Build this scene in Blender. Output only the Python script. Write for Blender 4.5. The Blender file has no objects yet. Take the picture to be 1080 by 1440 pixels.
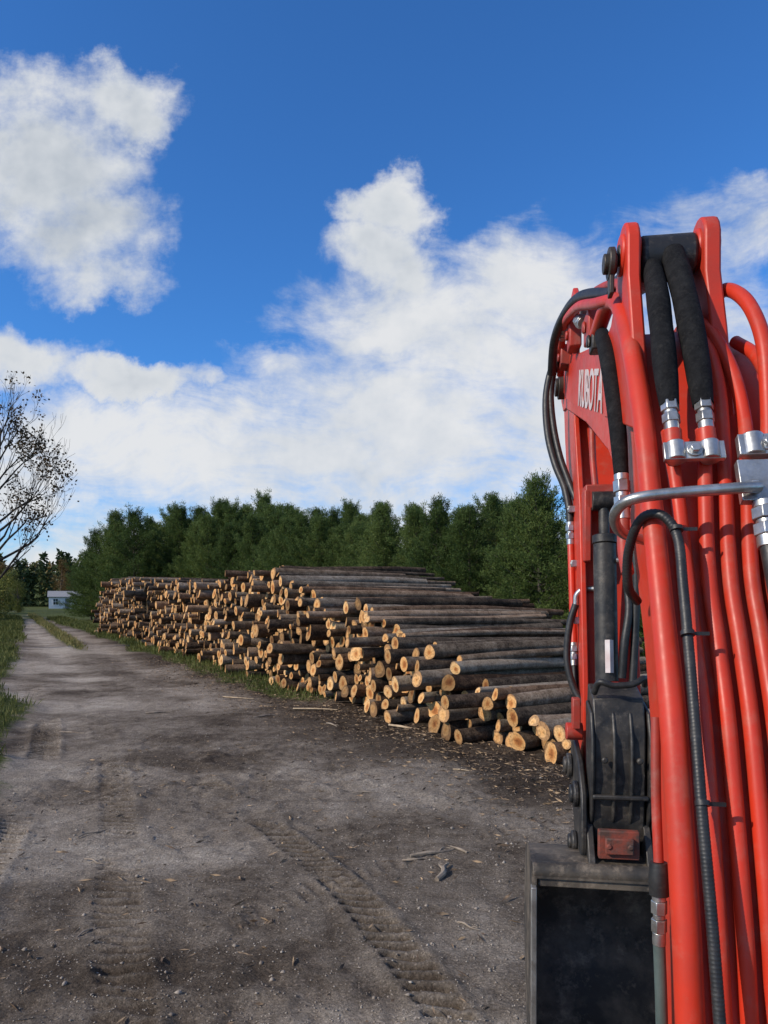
import bpy, math, random
import numpy as np
from mathutils import Vector, Matrix
random.seed(7); RNG=np.random.default_rng(7)
scene=bpy.context.scene
COL=scene.collection

# ------------------------------------------------------------------ helpers
def link(o,parent=None):
    COL.objects.link(o)
    if parent: o.parent=parent
    return o
def tag(o,label,cat,group=None):
    o["label"]=label; o["category"]=cat
    if group: o["group"]=group
def empty(name,loc=(0,0,0),rz=0):
    e=bpy.data.objects.new(name,None); e.location=loc; e.rotation_euler=(0,0,rz); e.empty_display_size=.3
    return link(e)
def np_mesh(name,V,F,mats=(),smooth=False):
    V=np.asarray(V,dtype=np.float32); F=np.asarray(F,dtype=np.int32)
    me=bpy.data.meshes.new(name); n,k=F.shape
    me.vertices.add(len(V)); me.vertices.foreach_set("co",V.ravel())
    me.loops.add(n*k); me.loops.foreach_set("vertex_index",F.ravel())
    me.polygons.add(n); me.polygons.foreach_set("loop_start",np.arange(0,n*k,k,dtype=np.int32))
    if smooth: me.polygons.foreach_set("use_smooth",np.ones(n,dtype=bool))
    me.update(calc_edges=True)
    for m in mats: me.materials.append(m)
    return me
def attr(me,name,vals,dom='POINT'):
    a=me.attributes.new(name,'FLOAT',dom); a.data.foreach_set("value",np.asarray(vals,dtype=np.float32))
def attrv(me,name,vals):
    a=me.attributes.new(name,'FLOAT_VECTOR','POINT'); a.data.foreach_set("vector",np.asarray(vals,dtype=np.float32).ravel())

# ------------------------------------------------------------------ materials
def newmat(name):
    m=bpy.data.materials.new(name); m.use_nodes=True
    nt=m.node_tree; b=nt.nodes["Principled BSDF"]
    return m,nt,b
def nd(nt,t,**k):
    n=nt.nodes.new(t)
    for a,v in k.items(): setattr(n,a,v)
    return n
def noise(nt,scale,detail=6,rough=.6,vec=None,dim='3D'):
    n=nd(nt,"ShaderNodeTexNoise"); n.noise_dimensions=dim
    n.inputs["Scale"].default_value=scale; n.inputs["Detail"].default_value=detail; n.inputs["Roughness"].default_value=rough
    if vec is not None: nt.links.new(vec,n.inputs["Vector"])
    return n
def ramp(nt,fac,stops):
    r=nd(nt,"ShaderNodeValToRGB"); e=r.color_ramp.elements
    while len(e)<len(stops): e.new(.5)
    for i,(p,c) in enumerate(stops):
        e[i].position=p; e[i].color=(c[0],c[1],c[2],1) if not isinstance(c,(int,float)) else (c,c,c,1)
    nt.links.new(fac,r.inputs[0]); return r.outputs[0]
def mixc(nt,f,a,b,mode='MIX'):
    m=nd(nt,"ShaderNodeMix",data_type='RGBA',blend_type=mode)
    for i,v in ((0,f),(6,a),(7,b)):
        if hasattr(v,"is_linked") or hasattr(v,"links"): nt.links.new(v,m.inputs[i])
        elif i==0: m.inputs[0].default_value=v
        else: m.inputs[i].default_value=(v[0],v[1],v[2],1)
    return m.outputs[2]
def mth(nt,op,a,b=None,c=None,clamp=False):
    m=nd(nt,"ShaderNodeMath",operation=op,use_clamp=clamp)
    for i,v in enumerate((a,b,c)):
        if v is None: continue
        if isinstance(v,(int,float)): m.inputs[i].default_value=v
        else: nt.links.new(v,m.inputs[i])
    return m.outputs[0]
def bump(nt,b,h,strength=.4,dist=.02):
    n=nd(nt,"ShaderNodeBump"); n.inputs["Strength"].default_value=strength; n.inputs["Distance"].default_value=dist
    nt.links.new(h,n.inputs["Height"]); nt.links.new(n.outputs[0],b.inputs["Normal"])
def worn(name,c1,c2,scale=6,rough=.5,metal=0,bs=.15,lo=.4,hi=.7,coat=0,spec=.5,rvar=.15,dust=None):
    m,nt,b=newmat(name)
    tc=nd(nt,"ShaderNodeTexCoord").outputs["Object"]
    n=noise(nt,scale,8,.65,tc)
    n2=noise(nt,scale*6,4,.6,tc)
    c=ramp(nt,n.outputs[0],[(lo,c1),(hi,c2)])
    if dust:
        n3=noise(nt,scale*2.3,9,.75,tc)
        c=mixc(nt,ramp(nt,n3.outputs[0],[(.52,0.),(.74,dust[3])]),c,dust[:3])
    nt.links.new(c,b.inputs["Base Color"])
    nt.links.new(mth(nt,'ADD',mth(nt,'MULTIPLY',n2.outputs[0],rvar*2),rough-rvar),b.inputs["Roughness"])
    b.inputs["Metallic"].default_value=metal; b.inputs["Coat Weight"].default_value=coat
    b.inputs["Specular IOR Level"].default_value=spec
    bump(nt,b,n2.outputs[0],bs,.003)
    return m
M_red=worn("red_paint",(.56,.034,.012),(.40,.038,.020),5,.44,0,.14,.42,.72,.0,.38,dust=(.34,.17,.12,.42))
M_redd=worn("red_paint_dusty",(.42,.032,.016),(.20,.045,.032),7,.52,0,.14,.42,.7,dust=(.30,.20,.16,.45))
M_blackhose=worn("black_rubber",(.010,.010,.011),(.026,.025,.024),12,.48,0,.2,dust=(.12,.11,.10,.35))
M_sleeve=worn("woven_sleeve",(.006,.006,.007),(.016,.016,.017),30,.85,0,.8,spec=.15,dust=(.06,.055,.05,.35))
M_zinc=worn("zinc_plated_steel",(.52,.52,.51),(.27,.25,.22),14,.36,.85,.12,dust=(.20,.18,.16,.45))
M_darksteel=worn("worn_black_steel",(.017,.017,.018),(.060,.052,.044),9,.5,.2,.4,.42,.68,dust=(.20,.17,.14,.6))
M_bucket=worn("scraped_bucket_steel",(.035,.031,.027),(.15,.12,.09),5,.6,.15,.7,.42,.64,dust=(.34,.27,.20,.85))
M_edge=worn("bare_steel_edge",(.34,.33,.31),(.12,.10,.085),9,.42,.6,.25)
M_rust=worn("rusty_orange_paint",(.24,.045,.025),(.07,.035,.026),20,.75,0,.6,.38,.60,dust=(.10,.08,.07,.7))
M_white=worn("white_lettering",(.64,.58,.56),(.52,.40,.38),14,.55,0,.05)
M_brownsteel=worn("greasy_pin_steel",(.075,.06,.048),(.03,.027,.024),14,.5,.5,.3)
M_clear=worn("pale_hose",(.10,.13,.12),(.05,.07,.065),8,.4,0,.1)

# ------------------------------------------------------------------ mesh builder
def catmull(P,sub):
    P=[Vector(p) for p in P]
    if len(P)==2: return [P[0].lerp(P[1],i/sub) for i in range(sub+1)]
    Q=[P[0]*2-P[1]]+P+[P[-1]*2-P[-2]]; out=[]
    for i in range(1,len(Q)-2):
        a,b,c,d=Q[i-1],Q[i],Q[i+1],Q[i+2]
        for k in range(sub):
            t=k/sub
            out.append(.5*((2*b)+(c-a)*t+(2*a-5*b+4*c-d)*t*t+(3*b-a-3*c+d)*t**3))
    out.append(P[-1]); return out
class MB:
    def __init__(s): s.v=[];s.f=[];s.m=[]
    def add(s,V,F,mi=0):
        o=len(s.v); s.v+= [tuple(x) for x in V]; s.f+=[tuple(i+o for i in f) for f in F]; s.m+=[mi]*len(F)
    def box(s,c,d,rot=None,mi=0):
        V=[Vector((x*d[0]/2,y*d[1]/2,z*d[2]/2)) for x in(-1,1) for y in(-1,1) for z in(-1,1)]
        if rot: V=[rot@v for v in V]
        V=[v+Vector(c) for v in V]
        s.add(V,[(0,1,3,2),(4,6,7,5),(0,4,5,1),(2,3,7,6),(0,2,6,4),(1,5,7,3)],mi)
    def prism(s,poly,x0,x1,mi=0):   # poly in (y,z)
        n=len(poly)
        V=[(x0,a,b) for a,b in poly]+[(x1,a,b) for a,b in poly]
        F=[tuple(range(n)),tuple(range(2*n-1,n-1,-1))]+[(i,i+n,(i+1)%n+n,(i+1)%n) for i in range(n)]
        s.add(V,F,mi)
    def tube(s,path,rad,n=14,sub=6,mi=0,corr=0,smooth=True,cap=True,cd=.93):
        P=catmull(path,sub) if smooth else [Vector(p) for p in path]
        if corr:
            L=sum((P[i+1]-P[i]).length for i in range(len(P)-1)); k=max(8,int(L/corr*3))
            cum=[0]
            for i in range(len(P)-1): cum.append(cum[-1]+(P[i+1]-P[i]).length)
            R=[];j=0
            for q in range(k+1):
                d=L*q/k
                while j<len(P)-2 and cum[j+1]<d: j+=1
                R.append(P[j].lerp(P[j+1],min(1,(d-cum[j])/max(1e-9,cum[j+1]-cum[j]))))
            P=R
        N=len(P); V=[]; up=None
        for i,p in enumerate(P):
            t=(P[min(i+1,N-1)]-P[max(i-1,0)])
            t=t.normalized() if t.length>1e-9 else Vector((0,0,1))
            if up is None:
                up=Vector((1,0,0)) if abs(t.x)<.8 else Vector((0,1,0))
            up=(up-t*up.dot(t)).normalized(); w=t.cross(up)
            if isinstance(rad,(int,float)): r=rad
            else:
                x=i/(N-1)*(len(rad)-1); a=min(int(x),len(rad)-2); r=rad[a]+(rad[a+1]-rad[a])*(x-a)
            if corr and i%3==0: r*=cd
            for k in range(n):
                a=2*math.pi*k/n; V.append(p+up*math.cos(a)*r+w*math.sin(a)*r)
        F=[(i*n+k,i*n+(k+1)%n,(i+1)*n+(k+1)%n,(i+1)*n+k) for i in range(N-1) for k in range(n)]
        if cap: F+=[tuple(range(n-1,-1,-1)),tuple((N-1)*n+k for k in range(n))]
        s.add(V,F,mi)
    def cyl(s,a,b,r,n=20,mi=0): s.tube([a,b],r,n,1,mi)
    def make(s,name,mats,parent=None,angle=40,bevel=0):
        me=bpy.data.meshes.new(name); me.from_pydata(s.v,[],s.f)
        for m in mats: me.materials.append(m)
        me.polygons.foreach_set("material_index",s.m)
        me.polygons.foreach_set("use_smooth",[True]*len(s.f))
        me.update()
        me.set_sharp_from_angle(angle=math.radians(angle))
        o=bpy.data.objects.new(name,me); link(o,parent)
        if bevel:
            b=o.modifiers.new("b",'BEVEL'); b.width=bevel; b.segments=2; b.limit_method='ANGLE'; b.angle_limit=math.radians(50)
        return o

# ------------------------------------------------------------------ numpy noise
def vnoise(x,y,seed=0):
    xi=np.floor(x).astype(np.int64); yi=np.floor(y).astype(np.int64); fx=x-xi; fy=y-yi
    fx=fx*fx*(3-2*fx); fy=fy*fy*(3-2*fy)
    def h(a,b):
        n=(a*374761393+b*668265263+seed*1442695041)&0xffffffff
        n=((n^(n>>13))*1274126177)&0xffffffff
        return ((n^(n>>16))&0xffff)/65535.
    return (h(xi,yi)*(1-fx)+h(xi+1,yi)*fx)*(1-fy)+(h(xi,yi+1)*(1-fx)+h(xi+1,yi+1)*fx)*fy
def fbm(x,y,s,o=4,seed=0):
    r=0;a=1;t=0
    for i in range(o):
        r=r+a*vnoise(x/s+17.3*i,y/s+9.1*i,seed+i); t+=a; a*=.5; s/=2.03
    return r/t-.5
def sst(x,a,b):
    t=np.clip((x-a)/(b-a),0,1); return t*t*(3-2*t)

# ------------------------------------------------------------------ layout: pile front line, road
P0=np.array([2.48,9.17]); D=np.array([-.49,.8717]); N=np.array([.8717,.49])
def sw(x,y): return (x-P0[0])*D[0]+(y-P0[1])*D[1],(x-P0[0])*N[0]+(y-P0[1])*N[1]
TRACKS=[([(.75,2.2),(.40,3.5),(.0,4.6),(-.5,5.7),(-1.15,6.9),(-2.4,8.9)],.13,1.3),
        ([(-1.9,2.4),(-2.5,4.0),(-3.1,5.3),(-3.8,7.4),(-4.7,9.8),(-6.2,13.0),(-9.0,18)],.18,1.2),
        ([(-.9,2.4),(-1.35,3.7),(-1.75,4.7),(-2.3,6.2),(-3.1,8.2),(-4.2,10.8),(-6.1,14.5)],.16,.6),
        ([(-2.6,3.0),(-3.0,4.4),(-3.7,6.2),(-4.7,8.4),(-5.8,10.5)],.19,1.3),
        ([(-1.0,4.6),(-.2,5.6),(.9,6.5),(1.9,7.0)],.13,.4)]
def ground_fields(x,y):
    s,w=sw(x,y)
    near=np.exp(-np.maximum(0,np.hypot(x,y)-14)/14)
    clod=sst(fbm(x,y,1.7,3,77),-.03,.17)
    h=fbm(x,y,5,3,1)*.16+fbm(x,y,.9,4,5)*.085*near+fbm(x,y,.17,4,9)*(.024+.065*clod)*near
    lug=np.zeros_like(x); tr=np.zeros_like(x)
    for ti,(pts,hw,amp) in enumerate(TRACKS):
        P=np.array([tuple(v)[:2] for v in catmull([(a,b,0) for a,b in pts],8)])
        seg=np.hypot(*(P[1:]-P[:-1]).T); cum=np.concatenate([[0],np.cumsum(seg)])
        sel=np.where((x>P[:,0].min()-.5)&(x<P[:,0].max()+.5)&(y>P[:,1].min()-.5)&(y<P[:,1].max()+.5))[0]
        if len(sel)==0: continue
        bx=x[sel];by=y[sel]; best=np.full(len(sel),9.);bs=np.zeros(len(sel));bl=np.zeros(len(sel))
        for i in range(len(seg)):
            d=(P[i+1]-P[i])/seg[i]; rx=bx-P[i,0];ry=by-P[i,1]
            a=np.clip(rx*d[0]+ry*d[1],0,seg[i]); l=-(rx*d[1])+ry*d[0]
            dd=np.hypot(rx-a*d[0],ry-a*d[1]); k=dd<best
            best[k]=dd[k];bs[k]=cum[i]+a[k];bl[k]=l[k]
        best=best+fbm(bx,by,.25,3,91+ti)*.05
        inside=1-sst(best,hw*.8,hw*1.12)
        rim=np.exp(-((best-hw*1.2)/.05)**2)
        sk=np.abs(bl) if ti in (1,3) else (bl if ti%2 else -bl)
        pat=np.abs(((bs+sk*.45+fbm(bx,by,.4,2,5)*.04)/.125)%1-.5)*2
        pat=sst(pat,.38,.72)
        fade=sst(fbm(bx,by,1.3,3,33+ti*7),-.16,.04)*amp
        hh=inside*(-.030+.044*pat)*fade+rim*.018*fade
        h[sel]+=hh; tr[sel]=np.maximum(tr[sel],inside*fade); lug[sel]+=inside*fade*(pat-.5)
    wb=-6.5+.0447*np.clip(s,-5,90)
    wl=wb+fbm(x,y,2.2,4,41)*1.6
    left=sst(wl-w,-.3,.7)*sst(s,-3.5,2.5)
    strip=sst(w+fbm(x,y,1.2,3,48)*1.2,-1.5,-.7)*sst(s,5.5,9)*(1-sst(w,7.0,8))
    beyond=sst(w,6.5,9)
    far=sst(s,60,66)*sst(w,-.3,.8)
    grass=np.maximum(np.maximum(left,strip*.8),np.maximum(beyond,far))
    c=(wb-.9)*.5
    mid=np.exp(-((w-c)/.42)**2)*sst(s,18,32)*.95
    sides=sst(np.abs(w-c),1.5,2.1)*sst(s,22,40)*.85*(w<0)
    grass=np.maximum(np.maximum(grass,mid),sides)
    rut=(np.exp(-((w-c-1.0)/.45)**2)+np.exp(-((w-c+1.0)/.45)**2))*sst(s,4,26)
    wear=np.clip(sst(fbm(x,y,2.1,4,61),-.10,.14)+rut*.9,0,1.5)
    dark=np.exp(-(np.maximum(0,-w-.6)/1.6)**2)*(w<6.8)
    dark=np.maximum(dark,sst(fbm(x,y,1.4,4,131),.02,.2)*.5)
    h=h+left*.12-.05*rut+np.exp(-((w+.6)/.7)**2)*fbm(x,y,.35,3,141)*.12*near
    return h,grass,wear,dark,tr,lug,s,w,wl

# ------------------------------------------------------------------ ground material
def ground_mat():
    m,nt,b=newmat("gravelly_soil")
    tc=nd(nt,"ShaderNodeTexCoord").outputs["Object"]
    def at(n):
        a=nd(nt,"ShaderNodeAttribute"); a.attribute_name=n; return a.outputs["Fac"]
    n1=noise(nt,1.3,8,.7,tc); n2=noise(nt,42,7,.78,tc); n3=noise(nt,5,8,.75,tc)
    f=mth(nt,'ADD',mth(nt,'MULTIPLY',n1.outputs[0],.60),mth(nt,'MULTIPLY',at("wear"),.24))
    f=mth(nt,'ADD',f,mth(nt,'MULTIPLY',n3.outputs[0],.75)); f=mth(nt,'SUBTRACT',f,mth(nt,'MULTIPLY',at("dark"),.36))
    f=mth(nt,'SUBTRACT',f,mth(nt,'MULTIPLY',at("tr"),.07)); f=mth(nt,'ADD',f,mth(nt,'MULTIPLY',at("lug"),.20))
    f=mth(nt,'SUBTRACT',f,.20)
    dirt=ramp(nt,f,[(.10,(.050,.036,.026)),(.34,(.125,.097,.073)),(.56,(.255,.210,.166)),(.85,(.46,.395,.325))])
    v=nd(nt,"ShaderNodeTexVoronoi"); v.inputs["Scale"].default_value=95; nt.links.new(tc,v.inputs["Vector"])
    vr=nd(nt,"ShaderNodeSeparateColor"); nt.links.new(v.outputs["Color"],vr.inputs[0])
    peb=ramp(nt,vr.outputs[0],[(.0,.65),(.45,.95),(.85,1.05),(1,1.7)])
    dirt=mixc(nt,.75,dirt,peb,'MULTIPLY')
    dirt=mixc(nt,.85,dirt,ramp(nt,n2.outputs[0],[(.3,.42),(.5,1.0),(.7,1.4)]),'MULTIPLY')
    g=ramp(nt,n2.outputs[0],[(.3,(.032,.046,.014)),(.55,(.085,.10,.03)),(.75,(.22,.19,.085))])
    gm=mth(nt,'ADD',at("grass"),mth(nt,'MULTIPLY',mth(nt,'SUBTRACT',n3.outputs[0],.5),1.1))
    gm=ramp(nt,gm,[(.38,0.),(.62,1.)])
    nt.links.new(mixc(nt,gm,dirt,g),b.inputs["Base Color"])
    b.inputs["Roughness"].default_value=.95; b.inputs["Specular IOR Level"].default_value=.10
    hh=mth(nt,'ADD',mth(nt,'MULTIPLY',n2.outputs[0],.9),mth(nt,'MULTIPLY',n3.outputs[0],1.8))
    bump(nt,b,hh,1.,.034)
    return m
M_ground=ground_mat()
def axis(a,b,st,lo,hi,g):
    def walk(x,sgn,end):
        out=[]; d=st
        while (end-x)*sgn>0:
            out.append(x)
            d*=g if abs(x)<95 else 1.25
            x+=sgn*d
        out.append(end); return out
    v=np.array(walk(a,-1,lo)+list(np.arange(a,b-st*.5,st))+walk(b,1,hi))
    return np.unique(np.round(v,4))
xs=axis(-5.5,3.2,.021,-900,700,1.024); ys=axis(3.2,10.0,.022,-60,1400,1.024)
X,Y=np.meshgrid(xs,ys); nx,ny=len(xs),len(ys)
x=X.ravel();y=Y.ravel()
h,grass,wear,dark,tr,lug,s_,w_,wl_=ground_fields(x,y)
Vg=np.stack([x,y,h],1)
idx=np.arange(nx*ny).reshape(ny,nx)
Fg=np.stack([idx[:-1,:-1],idx[:-1,1:],idx[1:,1:],idx[1:,:-1]],-1).reshape(-1,4)
isroad=((w_>wl_)&(w_<-.6+0*w_)&(s_>-14)&(s_<120))[Fg[:,0]]
for nm,sel in (("ground",~isroad),("dirt_road",isroad)):
    F=Fg[sel]; u,inv=np.unique(F,return_inverse=True); F2=inv.reshape(-1,4)
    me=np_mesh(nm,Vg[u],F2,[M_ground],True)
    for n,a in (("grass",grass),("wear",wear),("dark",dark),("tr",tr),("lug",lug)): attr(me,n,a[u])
    o=link(bpy.data.objects.new(nm,me)); o["kind"]="structure"
    o["label"]="packed gravelly dirt road with tyre tread marks" if nm=="dirt_road" else "bare soil and rough grass around the logs"
    o["category"]="road" if nm=="dirt_road" else "ground"
def gh(px,py):
    return ground_fields(np.atleast_1d(np.asarray(px,float)),np.atleast_1d(np.asarray(py,float)))[0]

# ------------------------------------------------------------------ stones + chips + grass (stuff)
def pebbles(n):
    d=3.3*np.exp(RNG.random(n)*1.5); a=RNG.uniform(-.62,.42,n); px=a*d; py=d
    s,w=sw(px,py); k=(w<-.2); px,py=px[k],py[k]; n=len(px)
    z=gh(px,py); r=RNG.uniform(.003,.009,n)*(1+ (RNG.random(n)>.97)*1.4)
    base=np.array([(1,0,0),(0,1,0),(-1,0,0),(0,-1,0),(0,0,.7),(0,0,-.7)],float)
    V=base[None]*r[:,None,None]*RNG.uniform(.6,1.3,(n,6,1)); an=RNG.uniform(0,6.28,n)
    c,s2=np.cos(an)[:,None],np.sin(an)[:,None]
    V=np.stack([V[:,:,0]*c-V[:,:,1]*s2,V[:,:,0]*s2+V[:,:,1]*c,V[:,:,2]],-1)
    V+=np.stack([px,py,z+r*.2],1)[:,None]
    f=np.array([(0,1,4),(1,2,4),(2,3,4),(3,0,4),(1,0,5),(2,1,5),(3,2,5),(0,3,5)])
    F=(f[None]+np.arange(n)[:,None,None]*6).reshape(-1,3)
    return V.reshape(-1,3),F
M_stone=worn("gravel_stone",(.40,.345,.285),(.15,.12,.095),8,.9,0,.1,.35,.65)
V,F=pebbles(10000); o=link(bpy.data.objects.new("gravel",np_mesh("gravel",V,F,[M_stone]))); o["kind"]="stuff"; o["label"]="small loose gravel stones scattered over the dirt road"; o["category"]="gravel"

def diamonds(C,Dr,L,W,bend=None):
    n=len(C); R=RNG.normal(size=(n,3)); P=np.cross(Dr,R); P/=np.linalg.norm(P,axis=1)[:,None]+1e-9
    L=np.broadcast_to(L,n)[:,None];W=np.broadcast_to(W,n)[:,None]
    V=np.stack([C,C+Dr*L*.5+P*W*.5,C+Dr*L,C+Dr*L*.5-P*W*.5],1).reshape(-1,3)
    return V,np.arange(4*n).reshape(-1,4)
def leafmat(name,stops,attrn=None,rough=.6,trans=.25,sc=1.2):
    m,nt,b=newmat(name)
    tc=nd(nt,"ShaderNodeTexCoord").outputs["Object"]
    oi=nd(nt,"ShaderNodeObjectInfo").outputs["Random"]
    n1=noise(nt,sc,3,.6,tc); n2=noise(nt,14,1,.6,tc)
    f=mth(nt,'ADD',mth(nt,'MULTIPLY',n1.outputs[0],.55),mth(nt,'MULTIPLY',n2.outputs[0],.45))
    f=mth(nt,'ADD',f,mth(nt,'MULTIPLY',mth(nt,'SUBTRACT',oi,.5),.18))
    if attrn:
        a=nd(nt,"ShaderNodeAttribute"); a.attribute_name=attrn
        f=mth(nt,'ADD',mth(nt,'MULTIPLY',f,.3),mth(nt,'MULTIPLY',a.outputs["Fac"],.8))
    nt.links.new(ramp(nt,f,stops),b.inputs["Base Color"])
    b.inputs["Roughness"].default_value=rough; b.inputs["Specular IOR Level"].default_value=.15
    if trans>0:
        t=nd(nt,"ShaderNodeBsdfTranslucent"); nt.links.new(b.inputs["Base Color"].links[0].from_socket,t.inputs[0])
        mx=nd(nt,"ShaderNodeMixShader"); mx.inputs[0].default_value=trans
        nt.links.new(b.outputs[0],mx.inputs[1]); nt.links.new(t.outputs[0],mx.inputs[2])
        nt.links.new(mx.outputs[0],nt.nodes["Material Output"].inputs[0])
    return m
M_grass=leafmat("grass_blade",[(.3,(.05,.068,.018)),(.5,(.12,.135,.038)),(.7,(.32,.26,.11))],sc=.8)
def grass_obj(name,n,label,fn):
    px,py=fn(n); h,g,*_=ground_fields(px,py); k=g>RNG.uniform(.3,.9,len(px)); px,py,h=px[k],py[k],h[k]; n=len(px)
    dist=np.hypot(px,py); d=np.stack([RNG.normal(0,.35,n),RNG.normal(0,.35,n),np.ones(n)],1); d/=np.linalg.norm(d,axis=1)[:,None]
    V,F=diamonds(np.stack([px,py,h-.01],1),d,RNG.uniform(.05,.22,n)*(1+dist/80),.007+dist*.0007)
    o=link(bpy.data.objects.new(name,np_mesh(name,V,F,[M_grass]))); o["kind"]="stuff"; o["label"]=label; o["category"]="grass"
def fn_left(n):
    s=4+75*RNG.random(n)**1.6; w=-6.5+.0447*s-RNG.uniform(-1.2,6,n); return P0[0]+s*D[0]+w*N[0],P0[1]+s*D[1]+w*N[1]
def fn_strip(n):
    s=5+70*RNG.random(n)**1.3; w=RNG.uniform(-1.8,.6,n); return P0[0]+s*D[0]+w*N[0],P0[1]+s*D[1]+w*N[1]
def fn_mid(n):
    s=18+70*RNG.random(n); c=(-7.4+.0447*np.clip(s,-5,90))*.5; w=c+RNG.normal(0,.28,n); return P0[0]+s*D[0]+w*N[0],P0[1]+s*D[1]+w*N[1]
grass_obj("grass_verge",75000,"rough green and straw grass along the road verge",fn_left)
grass_obj("grass_strip",22000,"thin grass strip between the road and the log pile",fn_strip)
grass_obj("grass_strip",9000,"low grass growing between the two wheel ruts",fn_mid)
n=8200; s=RNG.uniform(-2,20,n)*1.0; w=-np.abs(RNG.normal(0,1.1,n)); px=P0[0]+s*D[0]+w*N[0]; py=P0[1]+s*D[1]+w*N[1]
px=np.concatenate([px,RNG.uniform(-4,3,1200)]); py=np.concatenate([py,RNG.uniform(3.4,11,1200)]); n=len(px)
an=RNG.uniform(0,6.28,n); d=np.stack([np.cos(an),np.sin(an),RNG.normal(0,.12,n)],1)
V,F=diamonds(np.stack([px,py,gh(px,py)+.008],1),d,RNG.uniform(.02,.13,n),RNG.uniform(.006,.024,n))
M_litter=leafmat("bark_litter",[(.35,(.035,.025,.018)),(.5,(.11,.075,.05)),(.68,(.42,.29,.17))],trans=0,sc=6)
o=link(bpy.data.objects.new("bark_litter",np_mesh("bark_litter",V,F,[M_litter]))); o["kind"]="stuff"; o["label"]="bark flakes and wood chips littering the soil"; o["category"]="wood chips"

# sticks
M_stick=worn("dry_stick",(.30,.24,.18),(.13,.10,.075),14,.9,0,.5)
M_pale=worn("peeled_wood",(.58,.44,.28),(.30,.21,.13),12,.85,0,.4)
STK=[((.42,6.05),20,.42,.026,0),((.46,5.62),72,.36,.04,0),((.30,5.95),8,.30,.016,0),((.62,6.1),140,.22,.018,0),
     ((-1.35,14.0),-8,.9,.05,1),((-.1,14.8),160,.6,.04,1),((.35,11.9),-42,.7,.06,1),((-4.3,13.6),15,.5,.03,0),((-5.0,11.5),-10,.55,.02,0),
     ((-2.7,6.6),50,.3,.014,0),((-2.4,5.9),-30,.26,.012,0),((.95,7.6),30,.25,.012,0),((-.2,7.9),5,.3,.014,0),((1.0,8.9),-20,.35,.02,1),
     ((-1.9,4.6),60,.2,.01,0),((.55,4.7),-50,.18,.012,0),((-2.9,5.0),20,.35,.012,0),((-3.2,15.6),-25,.8,.04,1),((-2.2,13.2),40,.5,.03,0),((-.9,12.2),-60,.4,.025,0)]
for i,((a,b_),ang,L,r,pm) in enumerate(STK):
    mb=MB(); z=float(gh(a,b_)[0])
    pts=[(-L/2,0,0),(-L/6,random.uniform(-.03,.03),.01),(L/6,random.uniform(-.03,.03),.004),(L/2,random.uniform(-.04,.04),.0)]
    mb.tube(pts,[r*.5,r*.6,r*.45,r*.15],7,3)
    if not pm: mb.tube([(L/8,0,.0),(L/4,L*.12,.01),(L*.38,L*.16,.005)],[r*.3,r*.1],5,3)
    o=mb.make("stick",[M_pale if pm else M_stick]); o.location=(a,b_,z+r*.45); o.rotation_euler=(0,0,math.radians(ang))
    if pm: o.scale=(1,1,.5)
    tag(o,"pale strip of peeled wood lying on the soil" if pm else "dry broken grey stick lying on the dirt road","stick","sticks lying on the road")

# ------------------------------------------------------------------ log pile
def bark_mat():
    m,nt,b=newmat("tree_bark")
    a=nd(nt,"ShaderNodeAttribute"); a.attribute_name="lp"
    sp=nd(nt,"ShaderNodeSeparateXYZ"); nt.links.new(a.outputs["Vector"],sp.inputs[0])
    oi=nd(nt,"ShaderNodeObjectInfo").outputs["Random"]
    seed=mth(nt,'FRACT',mth(nt,'ADD',sp.outputs[2],mth(nt,'MULTIPLY',oi,7.3)))
    g=nd(nt,"ShaderNodeNewGeometry")
    n1=noise(nt,8,8,.75,g.outputs["Position"]); n2=noise(nt,34,5,.75,g.outputs["Position"])
    n3=noise(nt,1.7,3,.6,g.outputs["Position"])
    f=mth(nt,'ADD',mth(nt,'MULTIPLY',n1.outputs[0],.55),mth(nt,'MULTIPLY',n2.outputs[0],.45))
    f=mth(nt,'ADD',f,mth(nt,'MULTIPLY',n3.outputs[0],.28)); f=mth(nt,'ADD',f,mth(nt,'MULTIPLY',mth(nt,'SUBTRACT',seed,.5),.30))
    c=ramp(nt,f,[(.46,(.026,.019,.015)),(.58,(.095,.071,.053)),(.70,(.21,.168,.130)),(.86,(.43,.375,.315))])
    c=mixc(nt,1.,c,ramp(nt,mth(nt,'FRACT',mth(nt,'MULTIPLY',seed,5.7)),[(0,(1.20,.90,.70)),(.5,(1.05,.98,.90)),(1,(.97,.96,.94))]),'MULTIPLY')
    nt.links.new(c,b.inputs["Base Color"]); b.inputs["Roughness"].default_value=.9; b.inputs["Specular IOR Level"].default_value=.15
    bump(nt,b,mth(nt,'ADD',n1.outputs[0],n2.outputs[0]),1.,.05)
    return m
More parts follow.
